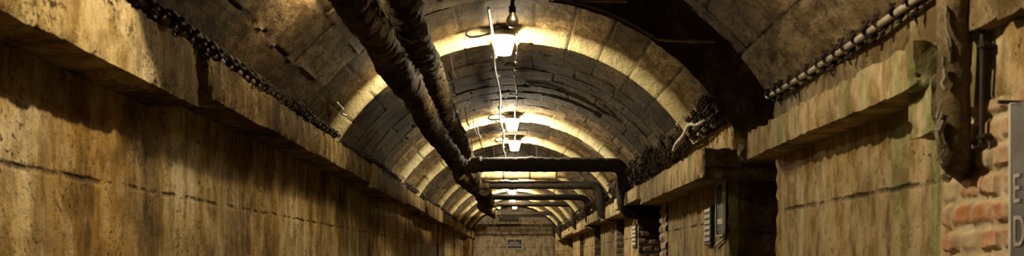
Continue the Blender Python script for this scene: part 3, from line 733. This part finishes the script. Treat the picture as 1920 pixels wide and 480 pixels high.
# ------------------------------------------------------------------ signs
def banded_sign(name, lab, z0, z1, y0, y1, x, n):
    t = thing(name, P(x, y0, (z0+z1)/2), lab, 'sign')
    obj('board', *bevel_box(P(x, (y0+y1)/2, (z0+z1)/2), (.024, z1-z0, y1-y0), .004), M['sign_black'], t)
    h = (y1-y0)/(n+.8)
    for i in range(n):
        yc = y1-(i+.75)*h-.0
        p = obj('white_plate', *bevel_box(P(x-.014, yc, (z0+z1)/2), (.008, (z1-z0)*.84, h*.62), .002), M['sign_white'], t)
        obj('mark', *join(*[bevel_box(P(x-.0185, yc+random.uniform(-.2, .2)*h, z0+(z1-z0)*u), (.002, (z1-z0)*.10, h*.10), .0005) for u in (.35, .5, .65)]), M['sign_dim'], p)
    return t
banded_sign('number_panel', 'nearer black panel with a column of white squares on the lit right wall', 7.42, 7.66, .11, .40, RW-.018, 6)
banded_sign('number_panel', 'farther small black panel with white squares beside the brick jamb', 12.08, 12.42, .15, .43, RW-.010, 5)
t = thing('notice_board', P(RW-.02, .18, 7.1), 'tall framed dark notice board at the corner of the gallery opening', 'sign')
obj('board', *bevel_box(P(RW-.02, .355, 7.09), (.02, .235, .37), .004), M['sign_black'], t)
fr = [bevel_box(P(RW-.026, .355, 7.09+s*.116), (.022, .010, .375), .002) for s in (-1, 1)]+[bevel_box(P(RW-.026, .355+s*.183, 7.09), (.022, .24, .010), .002) for s in (-1, 1)]
obj('frame', *join(*fr), M['edge'], t)
for yc, h, m in ((.475, .05, 'sign_dim'), (.425, .03, 'sign_dim'), (.375, .045, 'sign_dim'), (.27, .05, 'sign_white'), (.215, .03, 'sign_dim')):
    obj('printed_row', *join(*[bevel_box(P(RW-.031, yc+random.uniform(-.004, .004), 7.09+u), (.003, .034, h*.8), .0008) for u in (-.075, -.03, .015, .06)]), M[m], t)
tag(obj('sign_cable', *tube(resample(path_round([P(RW-.02, .56, 6.96), P(RW-.02, .20, 6.96), P(RW-.02, .15, 7.0), P(RW-.02, .10, 7.3), P(RW-.02, .07, 7.32)], .04), .02), .008, 8), M['cable_white']), 'thin pale cable looping down round the framed notice board', 'cable')
# large grey sign at the right edge
t = thing('wall_sign', P(RW-.07, -.15, 2.85), 'large grey sign with pale lettering at the right edge of the brickwork', 'sign')
obj('board', *bevel_box(P(RW-.055, .14, 2.56), (.020, .60, .60), .004), M['sign_grey'], t)
obj('edge_strip', *bevel_box(P(RW-.052, .14, 2.865), (.030, .012, .61), .003), M['edge'], t)
def letters(txt, z, y, size, sx):
    c = bpy.data.curves.new('lettering', 'FONT'); c.body = txt; c.size = size; c.extrude = .001; c.materials.append(M['lettering'])
    c0 = bpy.data.objects.new('tmp', c); COL.objects.link(c0); bpy.context.view_layer.update()
    me = bpy.data.meshes.new_from_object(c0.evaluated_get(bpy.context.evaluated_depsgraph_get())); bpy.data.objects.remove(c0)
    o = bpy.data.objects.new('lettering', me); COL.objects.link(o); o.parent = t
    o.rotation_euler = (math.pi/2, 0, -math.pi/2); o.location = tuple(np.array(P(RW-.068, y, z))-np.array(t.location)); o.scale = (sx, 1, 1)
letters('E', 2.843, .161, .118, .75); letters('D', 2.843, .039, .125, .75)
o = obj('nail', *tube([P(RW-.09, .45, 2.88), P(RW+.03, .45, 2.90)], .006, 8), M['iron'], t)
# sign on the end wall
t = thing('end_sign', P(0, .32, 31.98), 'small white-framed black sign on the far end wall', 'sign')
obj('frame', *bevel_box(P(0, .52, 31.965), (.50, .02, .34), .004), M['edge'], t)
b = obj('board', *bevel_box(P(0, .52, 31.955), (.45, .02, .28), .003), M['sign_black'], t)
obj('emblem', *lathe([(.04, -.003), (.045, 0), (.04, .003)], P(0, .615, 31.94), 14, 1), M['sign_dim'], t)
for yc, xs in ((.545, (-.13, -.07, -.01, .05, .11)), (.475, (-.19, -.13, -.07, .0, .06, .12, .18))):
    obj('printed_row', *join(*[bevel_box(P(x, yc, 31.942), (.045, .004, .035), .001) for x in xs]), M['sign_white'], t)
t = thing('overhead_panel', P(-.2, 1.2, 30.6), 'dark plank panel hanging above the end wall beam', 'panel')
obj('board', *bevel_box(P(-.18, 1.24, 30.8), (.60, .05, .13), .01), M['sign_black'], t)
for x in (-.4, .05): obj('rod', *tube([P(x, 1.30, 30.8), P(x, va(x), 30.8)], .008, 6), M['iron'], t)
for x, y, z, lab in ((-.70, 1.46, 27.2, 'green glowing indicator left of the far pipes, larger of two'), (-.43, 1.45, 28.0, 'green glowing indicator under the far lamp, smaller of two')):
    t = thing('indicator_light', P(x, y, z), lab, 'light')
    obj('housing', *bevel_box(P(x, y, z+.03), (.10, .05, .08), .01), M['iron'], t)
    obj('lens', *bevel_box(P(x, y, z), (.075, .02, .055), .008), M['green'], t)
    obj('bracket', *tube([P(x, y+.03, z+.03), P(x, va(x), z+.03)], .008, 6), M['iron'], t)

# ------------------------------------------------------------------ world, camera, view
w = bpy.data.worlds.new('underground'); S.world = w; w.use_nodes = True
w.node_tree.nodes['Background'].inputs[0].default_value = (.02, .017, .012, 1); w.node_tree.nodes['Background'].inputs[1].default_value = .2
cam = bpy.data.cameras.new('camera'); co = bpy.data.objects.new('camera', cam); COL.objects.link(co); S.camera = co
co.location = (0, 0, EYE); co.rotation_euler = (math.pi/2, 0, 0)
cam.sensor_width = 36; cam.lens = 36*1900/1920; cam.shift_x = -5/1920; cam.shift_y = 248/1920; cam.clip_start = .05; cam.clip_end = 80
cam.dof.use_dof = True; cam.dof.focus_distance = 9.5; cam.dof.aperture_fstop = 4.5
S.view_settings.view_transform = 'Standard'; S.view_settings.look = 'None'; S.view_settings.gamma = 1; S.view_settings.exposure = 2.1
S.view_settings.use_curve_mapping = False
